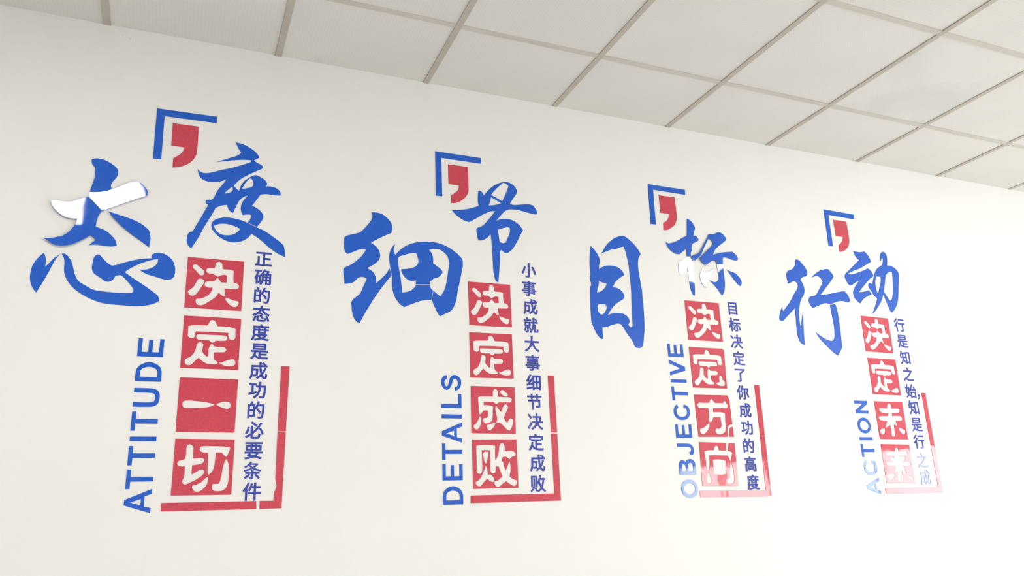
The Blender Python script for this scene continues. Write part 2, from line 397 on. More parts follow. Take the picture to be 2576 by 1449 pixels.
# ------------------------------------------------------------------ measured outlines (metres x 10000 on the wall, or per-mille of a tile or an em)
CALLIGRAPHY = {"态":[["-3656,27669* -3492,27726 -3280,27707 -3039,27592 -2873,27464 -2800,27300 -2839,27097 -2954,26896 -2977,26777 -2946,26657* -3094,26573 -3259,26519 -3443,26483 -3588,26469* -3545,26745 -3509,26956 -3499,27188 -3522,27369* -3620,27493"],
["-3597,26449* -3442,26468 -3257,26503 -3092,26555 -2945,26641* -2802,26709 -2548,26871 -2364,26977 -2250,27012 -2113,27000 -1945,26872 -1845,26745 -1816,26632 -1837,26525 -1968,26457 -2098,26392 -2558,26145 -2920,25940 -3161,25809* -3361,26034 -3597,26279*"],
["-4682,25961* -4587,25995 -4370,25994 -4135,26008 -3908,26120 -3768,26198 -3617,26259* -3369,26015 -3166,25797* -3239,25654 -3282,25425 -3290,25224* -3127,25176 -2953,25106 -2790,24973 -2664,24831 -2595,24639* -2734,24585 -2976,24584 -3219,24601 -3327,24581 -3438,24530* -3334,24650 -3238,24759* -3335,24837 -3424,24904* -3549,24781 -3753,24628 -3974,24497 -4237,24437 -4417,24451 -4548,24513 -4662,24587 -4792,24642* -4582,24660 -4392,24712 -4204,24798 -4041,24957 -3965,25093 -3890,25244 -3864,25435* -3999,25419 -4183,25441 -4374,25529 -4554,25694 -4653,25858"],
["-2963,25804* -2711,25740 -2420,25673 -2084,25565 -1862,25454 -1653,25285* -1604,25120 -1580,24992* -1601,24670* -1868,24860 -2173,25063 -2354,25200 -2563,25374 -2792,25595"],
["-4695,24170* -4631,24024 -4609,23877 -4608,23687* -4477,23879 -4371,24038 -4225,24166* -4331,23999 -4418,23747 -4516,23443 -4636,23119 -4757,22812* -4857,22935 -4947,23114 -4991,23339 -4985,23590 -4939,23783 -4840,23982"],
["-4192,24190* -4103,24193 -3986,24107 -3879,23946 -3804,23739 -3724,23491 -3595,23289 -3383,23158 -3154,23039 -2859,22998 -2453,22987 -2046,23008 -1965,23047 -1954,23134 -2073,23309 -2239,23490 -2380,23597 -2526,23563 -2589,23449 -2691,23354 -2820,23354 -2958,23450 -3173,23592 -3250,23725 -3254,23940 -3230,24159 -3148,24259 -3073,24251 -2950,24121 -2788,23973 -2652,23916 -2364,24034 -2036,24164 -1776,24238 -1492,24287* -1491,24395 -1410,24474 -1238,24509 -1038,24450 -850,24300 -744,24085 -716,23842 -761,23660 -890,23565 -1085,23577 -1341,23643 -1616,23718 -1837,23848* -1629,23871 -1444,23954 -1312,24100 -1282,24281* -1467,24230 -1800,24076 -2087,23885 -2275,23721* -1939,23494 -1577,23262 -1191,22988* -1118,22802* -1300,22687 -1559,22604 -1894,22565 -2322,22571 -2765,22592 -3062,22665 -3346,22791 -3633,22969 -3852,23183 -4002,23424 -4057,23631 -4078,23927 -4117,24073"]],"度":[["961,29053* 1232,29015 1524,28885 1719,28738 1832,28571* 1632,28423* 1773,28343 1920,28277 1972,28209 1938,28124 1789,28032 1557,27874 1306,27690 1123,27504 993,27314* 1188,27131* 1234,27323 1318,27503 1417,27625 1538,27732* 1651,27811 1757,27843 1909,27792 2065,27692 2153,27570 2144,27496 2099,27437* 2228,27459 2401,27446 2556,27382 2649,27261 2650,27146* 2416,27133 2157,27140 1945,27095* 1809,26850 1667,26617* 1803,26563 1956,26463 2070,26311 2083,26182 2020,26033 1884,25813* 1560,25954* 1629,26070 1667,26251* 1524,26257 1374,26211* 1298,26382 1296,26594 1369,26793 1505,26989* 1382,26937 1243,26801 1150,26600 1035,26261* 918,26324 850,26421 812,26545* 640,26500 540,26453 467,26392* 433,26376* 302,26052 92,25591 -43,25236 -271,24769* -383,24885 -433,25036 -427,25217 -368,25358 -263,25404* -119,25750 36,26112 182,26482* 110,26503 80,26581 120,26651 261,26669* 338,26742 442,27026 590,27283 740,27537* 540,27431 296,27378 51,27374 -138,27466 -212,27596 -268,27794* -168,27711 -51,27672 155,27709 525,27873 837,27993 1151,28138 1447,28294 1552,28373 1527,28414 1353,28405 1138,28373 713,28271 326,28158* 708,28357 1021,28517 1180,28662* 1067,28838","1285,27230* 1374,27451 1524,27686* 1606,27664 1671,27528 1643,27379 1509,27301","693,26961* 787,27108 884,27216 935,27247 975,27193 953,27107 875,27037"],
["1553,25934* 1879,25791* 2143,25694 2450,25505 2714,25322 2848,25207* 2899,25014 2932,24754* 2649,24872 2343,25074 1992,25363 1706,25529* 1575,25341 1376,25205 1133,25140 865,25174 614,25307 420,25491 334,25665 349,25804 452,25931 629,26017 852,26060 1120,26045 1351,26002","417,25686* 564,25771 765,25811 1012,25788 1318,25677* 1212,25533 1054,25423 873,25381 689,25395 520,25502"]],"细":[["6077,26893* 6248,26912 6498,26872 6708,26732 6855,26563 6920,26352 6879,26130* 6631,25994 6365,25836 6071,25638* 6225,25565 6370,25409 6443,25224 6435,25054 6335,24896 6175,24755 5945,24604* 6097,24538 6220,24423 6286,24262 6311,24037* 6505,24241 6686,24445 6818,24678* 6898,24401* 6649,24065 6351,23626 6058,23133 5865,22776 5704,22444* 5576,22516 5476,22670 5413,22886 5393,23106 5381,23207 5423,23311 5558,23443 5694,23576 5770,23745 5865,23980 5948,24183* 5881,24229 5741,24242 5623,24197 5468,24029 5312,23954 5113,23922* 5091,24161 5057,24385 5073,24510 5160,24590 5257,24640 5433,24761 5628,24957 5766,25115 5903,25357* 5762,25362 5602,25310 5384,25193 5188,25101* 5107,25197 5067,25361 5064,25761* 5171,25836 5409,25925 5649,26026 5808,26184 5988,26420 6108,26629 6127,26762"],
["7034,25691* 6988,25514 6978,25363 7047,25245* 7217,25451 7468,25661 7786,25813 8149,25902 8495,25932 8864,25893 9235,25765 9541,25574 9792,25333* 9803,25069 9748,24778 9640,24291 9557,23938 9509,23634 9395,23327 9263,23148 9090,23052 8817,22908* 8665,23170 8502,23549* 8569,23921* 8713,23809 8845,23708* 9016,23982 9106,24290 9177,24707 9244,25128* 9207,25278 9164,25404 8970,25583 8753,25661 8401,25592* 8513,25450 8565,25259 8563,25041* 8746,24927 8917,24791 8942,24685 8784,24498 8590,24417 8483,24322 8423,24276 8428,24165* 7864,24125* 7868,24293* 7721,24253 7554,24277 7387,24422 7293,24583 7276,24682* 7575,24736 7785,24809 7933,24941 7965,25095 7934,25265 7881,25399* 7659,25377 7364,25261 7218,25204 7146,25111* 7179,24762 7253,24368 7317,23753* 7534,23801 7721,23900 7836,24036 7857,24091* 8430,24131* 8459,24023 8548,23928* 8481,23551* 8097,23487 7783,23360 7401,23181* 7226,23299 7061,23515 6957,23777 6919,24066 6918,24381 6848,24734 6815,24964 6804,25111 6813,25261 6864,25437 6945,25596"]],"节":[["10551,28389* 10650,28398 10736,28332 10788,28217* 11005,28490 11233,28711 11461,28855 11689,28947 11825,28973 12028,28933 12205,28810 12294,28640 12260,28478 12115,28256 11947,27983* 12149,27964 12446,28017 12791,28077 12929,28067 13043,28036* 13129,27911 13207,27763 13163,27663 12956,27665 12660,27708 12321,27756 12050,27751 11869,27722 11709,27625 11547,27453 11412,27284 11292,27128* 11454,27223 11700,27279 11946,27281 12167,27208 12364,27065 12507,26871* 12368,26625 12198,26301 12008,26000 11779,25794* 11647,25791 11539,25856 11493,25894 11440,25835 11421,25705 11419,25534 11367,24958 11313,24498* 11213,24546 11164,24688 11118,24935 11102,25461 11078,26098 11045,26572* 10947,26428 10792,26293 10639,26223 10499,26208* 10451,26417 10424,26628 10459,26739 10589,26797 10744,26912 10924,27117 11140,27394 11275,27576* 11087,27549 10931,27475 10709,27350 10401,27139 10121,26959* 9929,26990 9740,27086 9551,27214 9382,27390* 9765,27457 10109,27542 10552,27728* 10517,27917 10523,28138","11113,28286* 11340,28580 11688,28920* 11822,28882 11926,28806* 11808,28485 11613,28068*","11106,28187* 11570,27967* 11295,27861 10991,27794* 11068,28009","11351,26757* 11619,26870 11865,26931 11918,26860 11901,26683 11779,26409 11673,26225 11497,26210 11423,26285 11398,26520"]],"目":[["16208,26210* 16335,26419 16491,26636 16710,26846 16942,27008 17202,27116 17396,27159* 17637,27017 17875,26823 18063,26609 18206,26372* 18091,26219 18034,26040 18006,25792 18016,25592 18047,25248 18085,24895 18106,24698 18103,24331 18110,23911 18093,23240 18062,22893 17995,22547 17937,22272 17880,22161 17782,22102 17673,22090 17553,22124 17484,22209 17456,22315 17355,22472 17163,22719 17030,22942 16920,23085* 16770,23110 16616,23073 16399,22999 16198,22926 15989,22887* 15990,22652 15999,22393* 15875,22419 15765,22520 15659,22687 15558,22921 15489,23078* 15486,23346 15483,23616 15498,24136 15538,24646* 15585,24719 15588,24857* 15549,24951 15543,25075 15585,25176 15586,25259 15579,25569 15606,25992 15688,26500* 15827,26382 15980,26184 16072,25995 16087,25827 16030,25638* 16020,25469* 16178,25582 16414,25667 16647,25695 16878,25674 17087,25579 17215,25435 17264,25315* 16987,25136 16787,24957 16644,24711* 16813,24708 16992,24638 17134,24496 17184,24360 17143,24245 16979,24129 16736,23966 16521,23759 16291,23446* 16440,23511 16626,23560 16855,23575 17083,23554 17230,23474 17327,23357 17347,23234 17273,23093* 17328,23028 17417,22986 17476,23044 17490,23202 17500,23478 17510,23755 17535,24289 17557,24711 17548,25134 17541,25488 17531,25820 17480,26131 17415,26470 17336,26651* 17108,26562 16865,26466 16707,26435 16467,26332","15987,24971* 16081,24905 16200,24880 16344,24876* 16330,24794 16276,24692 16161,24572 16033,24479 15848,24416* 15896,24661* 15936,24692*","15899,23904 16049,23910 16200,23914 16271,23851 16271,23755 16191,23600 16061,23475 15963,23462 15871,23537 15828,23656 15829,23806"]],"标":[["20882,28360* 21003,28337 21142,28235 21239,28094 21282,27947 21224,27806 21182,27701 21145,27546* 21273,27590* 21374,27487 21410,27390 21374,27328* 21213,27244 21051,27152 20989,27029 20966,26911 20980,26830* 20893,26689 20881,26546* 20770,26522 20649,26514* 20663,26716 20677,26874* 20520,26767 20276,26571* 20092,26569 19899,26648 19715,26800 19624,26971 19581,27089* 19704,27036 19890,27072 20101,27152 20317,27266 20576,27418 20781,27536* 20828,27896"],
["20634,26469* 20859,26530* 21023,26290* 20970,26239* 20953,25943 20955,25569 20935,25100 20893,24672* 20818,24666* 20733,24795 20669,25110 20646,25462 20637,25939* 20479,25771 20298,25553* 20203,25601 20146,25741 20149,25935 20199,26215* 20291,26216* 20475,26372"],
["21962,27685* 22055,27729 22269,27744 22434,27821 22579,27885 22733,27871 22878,27785 22961,27674 23009,27560* 22785,27383 22506,27185 22266,26976 22105,26701* 22419,26823 22819,26913 23260,26988* 23405,26904 23524,26763 23544,26630 23438,26573 23223,26582 22977,26643 22808,26685* 22663,26621* 22623,26310* 22272,26277* 22251,26423* 22101,26446* 21937,26360 21645,26151* 21487,26252 21387,26358 21325,26467* 21601,26709 21858,26935 22073,27124 22179,27269 22163,27369 22078,27461 21979,27514* 21804,27264 21590,26924 21422,26642 21253,26494 21035,26316* 20944,26414 20874,26529* 21061,26607 21319,26723 21475,26913 21709,27271 21954,27616"],
["22274,26271* 22630,26305* 22644,26046 22647,25782 22646,25468 22618,25220 22536,24968 22416,24780* 22347,24839 22188,25071 22022,25253 21783,25453* 21893,25430 22039,25385 22178,25429 22288,25537 22327,25688 22322,25869 22295,26098"],
["21426,25986* 21463,25907 21547,25825 21720,25848 21922,25949 22105,26039* 21895,25733 21731,25490 21603,25219 21501,25081* 21409,25170 21303,25372 21263,25580 21274,25711* 21360,25833"],
["22822,26079* 23007,26013 23309,25939* 23448,25818 23581,25646 23614,25499 23572,25380 23504,25316* 23371,25413 23168,25628 22986,25861"]],"行":[["27067,26968* 27195,26980 27322,26928 27453,26789 27630,26581 27700,26428 27691,26268 27614,26166 27451,26120 27282,26042 27206,25941* 27295,25791 27359,25607 27355,25387 27261,25161 27094,24977 26974,24758 26866,24423 26797,23985 26788,23704 26821,23480* 26906,23840 27006,24150 27089,24340* 27022,23891 26953,23348 26897,22690* 26701,22759 26578,22965 26537,23260 26551,23646 26587,24079 26600,24466* 26259,24187 25891,23884 25771,23795 25640,23793 25579,23864 25622,24080 25724,24301 25833,24481* 25855,24267* 26100,24500 26391,24803 26669,25174 26932,25471 26985,25608 26961,25747 26840,25824 26706,25820 26579,25747 26398,25685* 26368,25901 26367,26120 26442,26284 26572,26375 26732,26421 26888,26546 27014,26716"],
["27917,26112* 28215,26346 28547,26536 28865,26637 29068,26655* 29225,26532 29323,26411 29376,26289* 29100,25989 28711,25621 28339,25267* 28817,25343 29339,25463 29864,25572 29963,25560 30116,25411 30200,25225 30230,25152 30148,25033 30056,25004 29779,25051 29401,25012 29096,24901 28831,24837 28585,24864 28320,24789 27991,24655 27711,24552* 27591,24715 27534,24931 27636,25116 27781,25160 27953,25195 28111,25303 28327,25575 28507,25796 28595,25946 28576,26057 28442,26189 28291,26224 28106,26184"],
["28851,24794* 29202,24863* 29265,24611 29286,24145 29266,23481 29219,22682* 28875,22255* 28539,22465 28186,22770 27908,23036 27671,23368* 27965,23190 28240,23054 28529,22982 28700,23013 28829,23172 28885,23459 28907,23790 28881,24229"]],"动":[["30977,27811* 31207,27779 31464,27792 31748,27853* 31922,27698 32041,27506 32088,27321* 31703,27121 31207,26876 30765,26712 30319,26504* 30634,26527 30898,26600 31271,26732 31615,26863 31725,26928 31851,26921 32010,26773 32085,26604 32014,26498 31873,26436* 31565,26186 31218,25886 30910,25612* 31231,25654 31601,25764* 31760,25553* 31398,25410 31112,25242 30870,25011* 30687,25138 30539,25321 30507,25537 30590,25714 30799,25975 31037,26216* 30762,26095 30515,25952 30369,25915 30253,26028 30142,26239 30140,26410 30234,26541 30454,26709 30823,26990 31273,27337* 31089,27515"],
["32767,27398* 32789,27629 32866,27842 33015,27954 33175,27936 33271,27779 33268,27547 33181,27238* 33503,27211 33770,27082 33907,26890 33880,26633 33760,26192 33623,25678 33449,25216 33191,24876 32955,24693 32867,24731 32767,24994 32651,25331 32568,25635* 32390,25312 32129,24998 31806,24683 31528,24487* 31769,24802 32075,25326* 32091,25401* 31920,25486 31778,25709 31634,25920 31635,26068 31734,26163 31838,26130 31934,26130* 32062,26427 32227,26742 32442,26988 32833,27213* 32933,27413 32977,27609* 32878,27561","32282,26551* 32573,26558* 32557,26344 32374,25955 32195,25581* 32129,25861 32137,26184 32198,26389","33228,26868 33365,26898 33459,26876* 33402,26415 33300,25904 33190,25570 33051,25316* 32913,25351 32768,25563 32639,25777* 32808,26240 32939,26603 33074,26766"]]}
BRACKETS = ["-1786,29965* 246,29991* 250,29725* -1515,29703* -1489,27998* -1760,27993*","8694,29911* 10696,29906* 10698,29645* 8957,29649* 8973,27946* 8701,27939*","18900,29853* 20940,29840* 20934,29582* 19172,29603* 19146,27890* 18873,27884*","29400,29901* 31437,29846* 31430,29582* 29681,29628* 29658,27917* 29365,27913*"]
COMMAS = ["-1223,29469* -348,29478* -336,28529 -366,28303 -494,28064 -688,27889 -905,27785 -1099,27737* -1103,28105* -920,28254 -808,28406 -766,28579* -1207,28579*","9241,29405* 10110,29404* 10121,28393 10091,28235 9968,28022 9772,27844 9557,27729 9355,27693* 9360,28047* 9565,28198 9674,28355 9699,28523* 9251,28523*","19446,29369* 20319,29368* 20333,28458 20301,28240 20167,27990 19959,27818 19759,27700 19528,27658* 19551,28015* 19735,28131 19858,28295 19913,28476 19880,28504* 19452,28495*","29956,29393* 30831,29387* 30835,28462 30797,28235 30666,27998 30478,27824 30264,27714 30039,27654* 30052,28024* 30247,28177 30358,28322 30420,28463 30381,28503* 29948,28496*"]
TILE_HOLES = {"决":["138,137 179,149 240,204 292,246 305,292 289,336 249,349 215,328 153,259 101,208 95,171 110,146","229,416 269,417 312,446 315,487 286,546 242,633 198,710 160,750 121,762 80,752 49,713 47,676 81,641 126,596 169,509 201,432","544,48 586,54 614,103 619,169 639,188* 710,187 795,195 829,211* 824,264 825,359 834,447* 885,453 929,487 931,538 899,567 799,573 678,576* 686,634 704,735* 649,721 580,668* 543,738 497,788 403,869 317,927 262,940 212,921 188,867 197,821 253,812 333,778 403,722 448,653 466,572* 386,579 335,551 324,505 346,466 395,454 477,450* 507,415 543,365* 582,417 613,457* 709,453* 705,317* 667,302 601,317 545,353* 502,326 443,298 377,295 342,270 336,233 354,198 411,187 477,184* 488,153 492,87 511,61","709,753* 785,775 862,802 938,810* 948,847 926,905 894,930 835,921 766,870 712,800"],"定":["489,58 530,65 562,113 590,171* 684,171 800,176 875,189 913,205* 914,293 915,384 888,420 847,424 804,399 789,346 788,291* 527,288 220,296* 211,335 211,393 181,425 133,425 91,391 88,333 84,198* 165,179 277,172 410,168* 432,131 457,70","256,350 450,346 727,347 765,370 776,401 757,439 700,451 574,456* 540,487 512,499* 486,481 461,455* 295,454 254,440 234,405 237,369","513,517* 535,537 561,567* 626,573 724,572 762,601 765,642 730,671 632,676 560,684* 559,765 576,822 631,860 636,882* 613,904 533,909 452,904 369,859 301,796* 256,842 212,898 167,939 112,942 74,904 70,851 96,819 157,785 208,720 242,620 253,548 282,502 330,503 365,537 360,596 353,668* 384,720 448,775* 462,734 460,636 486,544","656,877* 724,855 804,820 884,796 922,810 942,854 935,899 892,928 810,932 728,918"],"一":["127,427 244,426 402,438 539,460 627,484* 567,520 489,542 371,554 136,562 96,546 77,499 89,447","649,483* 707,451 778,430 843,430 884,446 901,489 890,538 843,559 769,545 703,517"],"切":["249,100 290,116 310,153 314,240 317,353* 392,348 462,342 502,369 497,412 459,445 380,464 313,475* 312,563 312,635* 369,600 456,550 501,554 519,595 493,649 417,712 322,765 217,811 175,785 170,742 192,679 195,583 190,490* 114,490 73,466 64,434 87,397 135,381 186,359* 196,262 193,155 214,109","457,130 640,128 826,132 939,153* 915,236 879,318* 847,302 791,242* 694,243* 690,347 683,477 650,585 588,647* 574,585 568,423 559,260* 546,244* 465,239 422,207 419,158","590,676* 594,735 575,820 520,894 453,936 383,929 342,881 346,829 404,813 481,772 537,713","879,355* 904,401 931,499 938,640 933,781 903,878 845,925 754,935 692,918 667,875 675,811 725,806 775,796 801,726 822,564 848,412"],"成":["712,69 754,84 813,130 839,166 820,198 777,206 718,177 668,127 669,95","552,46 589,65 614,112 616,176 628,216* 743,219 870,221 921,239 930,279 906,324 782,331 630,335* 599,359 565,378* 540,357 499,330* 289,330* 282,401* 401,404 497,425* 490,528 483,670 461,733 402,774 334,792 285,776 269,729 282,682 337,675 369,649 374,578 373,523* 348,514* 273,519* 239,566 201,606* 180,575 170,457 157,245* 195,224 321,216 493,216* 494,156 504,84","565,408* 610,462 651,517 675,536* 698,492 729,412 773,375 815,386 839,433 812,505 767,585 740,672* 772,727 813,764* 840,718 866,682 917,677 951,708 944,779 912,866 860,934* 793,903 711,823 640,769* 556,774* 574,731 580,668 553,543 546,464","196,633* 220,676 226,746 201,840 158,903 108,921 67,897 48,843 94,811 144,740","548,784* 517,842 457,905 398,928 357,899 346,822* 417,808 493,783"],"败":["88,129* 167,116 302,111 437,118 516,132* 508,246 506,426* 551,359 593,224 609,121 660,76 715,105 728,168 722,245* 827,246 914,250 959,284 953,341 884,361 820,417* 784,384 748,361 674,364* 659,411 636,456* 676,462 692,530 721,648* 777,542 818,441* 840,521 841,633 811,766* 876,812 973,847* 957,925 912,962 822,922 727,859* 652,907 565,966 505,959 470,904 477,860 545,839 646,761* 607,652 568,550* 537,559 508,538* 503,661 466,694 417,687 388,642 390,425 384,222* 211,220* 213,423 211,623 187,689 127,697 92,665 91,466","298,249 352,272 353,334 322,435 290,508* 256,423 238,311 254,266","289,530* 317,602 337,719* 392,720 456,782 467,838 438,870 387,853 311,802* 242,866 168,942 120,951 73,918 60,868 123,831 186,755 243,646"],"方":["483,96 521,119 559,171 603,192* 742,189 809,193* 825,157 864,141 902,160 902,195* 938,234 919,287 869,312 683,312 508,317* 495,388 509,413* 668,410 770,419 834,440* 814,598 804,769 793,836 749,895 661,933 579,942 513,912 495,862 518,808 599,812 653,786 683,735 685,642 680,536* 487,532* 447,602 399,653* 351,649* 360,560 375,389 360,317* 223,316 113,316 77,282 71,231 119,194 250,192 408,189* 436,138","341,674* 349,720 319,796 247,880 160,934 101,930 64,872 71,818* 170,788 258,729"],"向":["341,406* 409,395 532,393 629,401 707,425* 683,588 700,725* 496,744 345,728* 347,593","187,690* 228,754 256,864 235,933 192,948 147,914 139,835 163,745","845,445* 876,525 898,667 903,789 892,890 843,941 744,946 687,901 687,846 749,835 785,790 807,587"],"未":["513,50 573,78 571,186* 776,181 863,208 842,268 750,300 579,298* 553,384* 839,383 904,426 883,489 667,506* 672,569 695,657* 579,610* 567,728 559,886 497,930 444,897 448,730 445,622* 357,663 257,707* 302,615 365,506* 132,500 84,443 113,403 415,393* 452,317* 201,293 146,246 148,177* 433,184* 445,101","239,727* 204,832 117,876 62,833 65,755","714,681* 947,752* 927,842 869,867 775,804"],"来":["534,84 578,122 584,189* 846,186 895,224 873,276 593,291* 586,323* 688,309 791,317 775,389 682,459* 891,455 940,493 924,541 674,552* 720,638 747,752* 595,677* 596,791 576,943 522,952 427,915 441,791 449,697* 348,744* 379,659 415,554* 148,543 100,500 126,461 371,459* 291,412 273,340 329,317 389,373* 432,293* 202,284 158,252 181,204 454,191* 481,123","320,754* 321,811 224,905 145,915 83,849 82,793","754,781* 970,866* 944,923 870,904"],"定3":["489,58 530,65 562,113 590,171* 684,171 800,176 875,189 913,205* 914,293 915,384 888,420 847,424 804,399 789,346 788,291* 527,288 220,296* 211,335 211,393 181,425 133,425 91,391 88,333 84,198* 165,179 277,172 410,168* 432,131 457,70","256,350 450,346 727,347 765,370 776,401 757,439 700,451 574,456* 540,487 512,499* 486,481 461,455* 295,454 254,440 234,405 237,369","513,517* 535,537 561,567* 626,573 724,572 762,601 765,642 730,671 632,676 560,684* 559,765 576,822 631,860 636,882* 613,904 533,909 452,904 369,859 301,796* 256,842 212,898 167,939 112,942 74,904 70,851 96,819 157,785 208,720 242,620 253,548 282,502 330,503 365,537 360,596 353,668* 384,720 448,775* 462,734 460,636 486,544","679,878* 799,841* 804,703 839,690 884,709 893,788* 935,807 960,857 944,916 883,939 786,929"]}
TILES = [[0,0,"决",[[-0.0346,2.4448],
[0.1516,2.4448],
[0.1521,2.2625],
[-0.0334,2.2628]],"","决",""],
[0,1,"定",[[-0.0313,2.2343],
[0.1538,2.2341],
[0.1542,2.0529],
[-0.0304,2.0538]],"","定",""],
[0,2,"一",[[-0.0288,2.0215],
[0.1557,2.0201],
[0.155,1.84],
[-0.0285,1.841]],"","一",""],
[0,3,"切",[[-0.027,1.8191],
[0.157,1.8172],
[0.1567,1.6378],
[-0.0272,1.639]],"","切",""],
[1,0,"决",[[1.0008,2.4416],
[1.1821,2.443],
[1.1841,2.2646],
[1.0032,2.2634]],"","决",""],
[1,1,"定",[[1.0015,2.2347],
[1.1822,2.2359],
[1.1838,2.0576],
[1.0024,2.0558]],"","定",""],
[1,2,"成",[[1.0032,2.0235],
[1.1858,2.0232],
[1.1838,1.8423],
[1.0018,1.844]],"","成",""],
[1,3,"败",[[1.0037,1.8201],
[1.1858,1.8219],
[1.1869,1.6402],
[1.0039,1.6398]],"","败",""],
[2,0,"决",[[2.0288,2.4398],
[2.2153,2.4398],
[2.2154,2.2594],
[2.0291,2.2596]],"","决",""],
[2,1,"定",[[2.0276,2.2271],
[2.2145,2.2275],
[2.208,2.0471],
[2.0282,2.0473]],"0,0* 947,1* 997,33* 1008,113* 1005,1000* 0,1000*","定3",""],  # peg in this tile's cut-out stands in for a highlight
[2,2,"方",[[2.0292,2.0164],
[2.2129,2.0172],
[2.2171,1.8367],
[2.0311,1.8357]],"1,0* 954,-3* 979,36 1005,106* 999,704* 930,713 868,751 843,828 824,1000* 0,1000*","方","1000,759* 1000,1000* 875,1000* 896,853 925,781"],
[2,3,"向",[[2.0311,1.8139],
[2.2165,1.8093],
[2.2118,1.6289],
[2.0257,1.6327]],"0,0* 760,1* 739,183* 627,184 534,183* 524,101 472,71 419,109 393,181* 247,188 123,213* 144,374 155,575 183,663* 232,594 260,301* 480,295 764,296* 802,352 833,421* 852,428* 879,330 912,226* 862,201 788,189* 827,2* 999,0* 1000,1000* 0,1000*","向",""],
[3,0,"决",[[3.0756,2.4377],
[3.259,2.4345],
[3.2547,2.2545],
[3.0709,2.2567]],"","决",""],
[3,1,"定",[[3.0742,2.2251],
[3.2596,2.2234],
[3.2574,2.0434],
[3.0722,2.0453]],"","定",""],
[3,2,"未",[[3.071,2.0116],
[3.2568,2.0103],
[3.2531,1.8295],
[3.0698,1.8304]],"","未",""],
[3,3,"来",[[3.0684,1.8071],
[3.2537,1.8046],
[3.251,1.6232],
[3.0664,1.6263]],"","来",""]]
FRAMES = [[["2969,20719* 3250,20723* 3222,18460* 2948,18458*"],
["2948,18440* 3222,18442* 3190,15901* 2479,15895* 2474,16005 2482,16081 2466,16158* 2918,16154* 2934,16431 2994,16611 2945,16847*"],
["-534,16169* 2365,16157* 2384,15899* -530,15906*"]],
[["13328,20753* 13597,20754* 13613,18491* 13344,18489*"],
["13345,18446* 13614,18447* 13631,15897* 9931,15895* 9937,16163* 13361,16167*"]],
[["23615,20688* 23888,20692* 23858,18422* 23594,18421*"],
["23592,18409* 23858,18410* 23817,15856* 23547,15820* 20094,15867* 20100,16125* 23536,16074*"]],
[["33993,20600* 34268,20599* 34232,15770* 30509,15779* 30520,16038* 33969,16021*"]]]
LETTERS = [[0,0,"A",-0.1606,-0.0825,1.5864,1.6614],
[0,1,"T",-0.1611,-0.083,1.6614,1.7218],
[0,2,"T",-0.1616,-0.0835,1.7347,1.7952],
[0,3,"I",-0.162,-0.0839,1.8108,1.8255],
[0,4,"T",-0.1624,-0.0843,1.8438,1.9051],
[0,5,"U",-0.163,-0.0848,1.9212,1.982],
[0,6,"D",-0.1636,-0.0854,2.0046,2.0688],
[0,7,"E",-0.1642,-0.086,2.0873,2.1479],
[1,0,"D",0.8864,0.964,1.5861,1.6509],
[1,1,"E",0.886,0.9641,1.6719,1.7301],
[1,2,"T",0.8857,0.9642,1.7448,1.8051],
[1,3,"A",0.8854,0.9643,1.8087,1.8838],
[1,4,"I",0.8851,0.9643,1.8985,1.9134],
[1,5,"L",0.8848,0.9644,1.9374,1.9912],
[1,6,"S",0.8845,0.9645,2.0022,2.0637],
[2,0,"O",1.9193,2.0022,1.5849,1.6596],
[2,1,"B",1.9189,2.0012,1.6796,1.7426],
[2,2,"J",1.9186,2.0003,1.7589,1.8071],
[2,3,"E",1.9182,1.9995,1.8311,1.8879],
[2,4,"C",1.9178,1.9986,1.9061,1.9723],
[2,5,"T",1.9174,1.9976,1.9895,2.0491],
[2,6,"I",1.9171,1.997,2.0666,2.0804],
[2,7,"V",1.9168,1.9964,2.0966,2.1651],
[2,8,"E",1.9165,1.9955,2.1793,2.2361],
[3,0,"A",2.9407,3.0219,1.5769,1.6524],
[3,1,"C",2.9414,3.0226,1.6644,1.7333],
[3,2,"T",2.942,3.0232,1.7465,1.8073],
[3,3,"I",2.9425,3.0236,1.8249,1.8392],
[3,4,"O",2.943,3.024,1.8568,1.9312],
[3,5,"N",2.9437,3.0247,1.9508,2.0115]]
